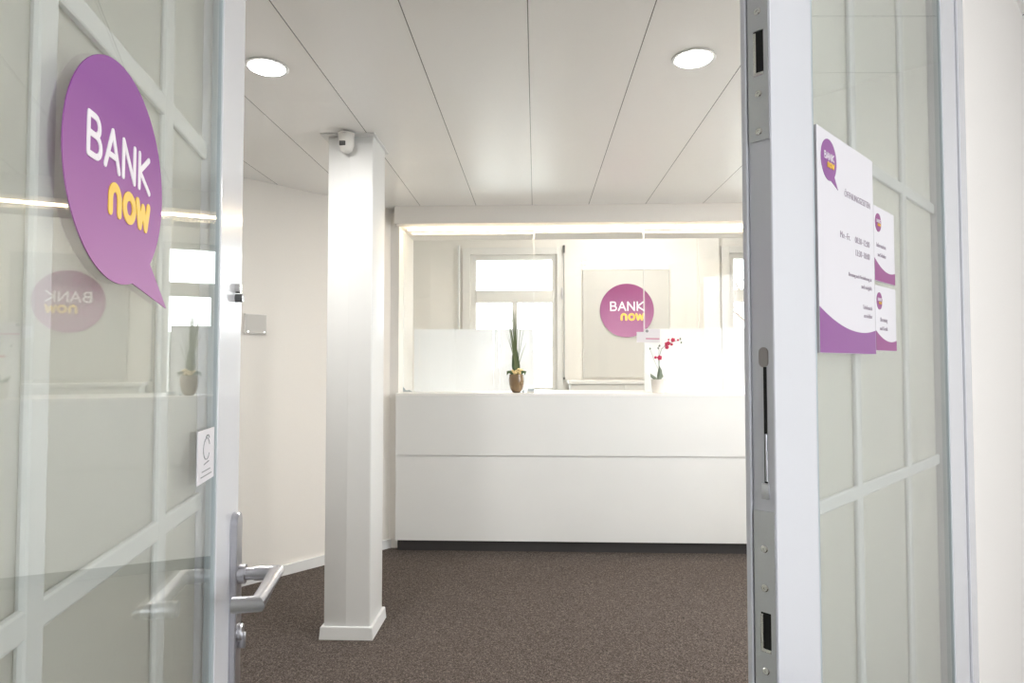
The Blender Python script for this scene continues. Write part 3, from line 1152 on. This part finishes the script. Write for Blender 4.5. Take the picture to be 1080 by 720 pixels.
# foot of the unit on the actual wall plane
t_ = (pos - Vector(B)).dot(d2)
foot = Vector(B) + d2 * t_
wu = tag(empty('wall_control_unit', (foot.x, foot.y, 1.547), WA), 'flat pale grey control unit on the cream wall by the open door', 'wall unit')
MB().box(-0.068, 0.068, -0.022, 0.0, -0.061, 0.061, 0.004).build('unit_cover', M['plaster'], wu)
MB().box(-0.062, 0.062, -0.025, -0.022, -0.055, 0.055, 0.002).build('unit_front', M['board'], wu)
for sx in (-0.05, 0.05):
    MB().tube([(sx, -0.025, -0.048), (sx, -0.0265, -0.048)], 0.004, 12).build('screw', M['screw'], wu)


def downlight(loc, label):
    r = tag(empty('ceiling_downlight', loc), label, 'ceiling light', 'recessed ceiling downlights')
    MB().lathe([(0.066, 0.0), (0.078, -0.001), (0.080, -0.003), (0.078, -0.005), (0.066, -0.005), (0.064, -0.002)], n=40).build('trim_ring', M['white'], r, True)
    MB().lathe([(0, -0.001), (0.065, -0.001), (0.064, -0.007), (0.050, -0.011), (0, -0.013)], n=40).build('light_diffuser', M['bulb'], r, True)
    area('downlight_lamp', (loc[0], loc[1], loc[2] - 0.016), (0, 0, 0), 0.13, 0.13, DOWN, (1.0, 0.975, 0.94), shape='DISK')
    return r


downlight((-1.010, 2.318, H), 'round glowing recessed downlight left of the column, by the open door')
downlight((0.578, 2.309, H), 'round glowing recessed downlight at the right, above the counter approach')
downlight((2.17, 3.30, H), 'round glowing recessed downlight at the hidden right end of the room')
downlight((-2.55, 1.60, H), 'round glowing recessed downlight behind the open door at the left')
q = wp(0.3, -1.6)
downlight((q[0], q[1], H), 'round glowing recessed downlight in the lobby behind the viewer')
# lamp added out of sight behind the fascia to brighten the office
ol = tag(empty('office_fill_lamp', (0.9, 5.5, OZ)), 'flat round lamp added unseen above the fascia to brighten the office', 'ceiling light')
MB().lathe([(0, 0), (0.20, 0), (0.21, -0.02), (0.20, -0.05), (0, -0.055)], n=40).build('lamp_shade', M['bulb'], ol, True)
area('office_fill_light', (0.9, 5.5, OZ - 0.07), (0, 0, 0), 0.4, 0.4, 4, (1.0, 0.95, 0.88), shape='DISK')

# ------------------------------------------------------------------ outside the office windows
w = MB()
w.box(-40, 60, 8, 90, -4.2, -4.0)
struct(w.build('ground', M['lawn']), 'pale lawn outside the office windows', 'ground')
hs = tag(empty('neighbour_house', (1.7, 34, -4.0)), 'pale house with grey roof seen small through the left window', 'house')
MB().box(-5, 3, 0, 7, 0, 4.3).build('house_wall', M['render'], hs)
MB().prism([(-5.4, 4.3), (3.4, 4.3), (-1, 6.3)], 'y', -0.3, 7.3).build('house_roof', M['roof'], hs)
for x in (-4, -1.6, 0.8):
    wn = MB().box(x, x + 1.1, -0.05, 0.02, 2.1, 3.5).build('house_window', M['window'], hs)
    MB().box(x + 0.08, x + 1.02, -0.07, -0.04, 2.18, 3.42).build('pane', M['darkglass'], wn)
bs = tag(empty('round_shrub', (1.4, 24, -4.0)), 'washed-out rounded tree outside the left window', 'tree')
mb = MB()
for i in range(70):
    a = random.uniform(0, 2 * PI)
    t = random.uniform(0, 1)
    rr = random.uniform(0, 1.15) * math.sin(PI * (0.15 + 0.8 * t)) ** 0.6
    mb.ball((rr * math.cos(a), rr * math.sin(a), 3.0 + 3.1 * t), random.uniform(0.16, 0.38), (1, 1, 0.9), 2)
mb.build('foliage', M['bush'], bs, True)
MB().tube([(0, 0, 0), (0.05, 0, 3.5)], [0.2, 0.12], 10).build('trunk', M['trunk'], bs, True)


def bare_tree(loc, h, label):
    r = tag(empty('bare_tree', loc), label, 'tree')
    mb = MB()
    mb.tube([(0, 0, 0), (0.08, 0.05, h * 0.3), (-0.02, 0, h * 0.6), (0.05, 0, h)], [0.14, 0.11, 0.06, 0.015], 10)
    mb.build('trunk', M['trunk'], r, True)
    mb = MB()

    def br(p, d, L, rad, lev):
        pts = [p]
        q_ = Vector(p)
        dd = Vector(d)
        for i in range(4):
            dd = (dd + Vector((random.gauss(0, .16), random.gauss(0, .16), random.gauss(0.05, .12)))).normalized()
            q_ = q_ + dd * L / 4
            pts.append(tuple(q_))
        mb.tube(pts, [rad * (1 - 0.2 * i) for i in range(5)], 6, False)
        if lev:
            for j in (1, 2, 3, 4):
                nd = (dd + Vector((random.uniform(-1, 1), random.uniform(-1, 1), random.uniform(-.2, .7)))).normalized()
                br(pts[j], nd, L * 0.55, rad * 0.5, lev - 1)
    for i in range(16):
        z = h * (0.35 + 0.6 * i / 16)
        a = i * 2.4
        br((0.02, 0, z), (math.cos(a), math.sin(a), 0.7), h * 0.26, 0.028, 2)
    mb.build('branches', M['trunk'], r, True)
    return r


bare_tree((4.3, 12.5, -4.0), 7.4, 'bare branching tree outside the right-hand office window')
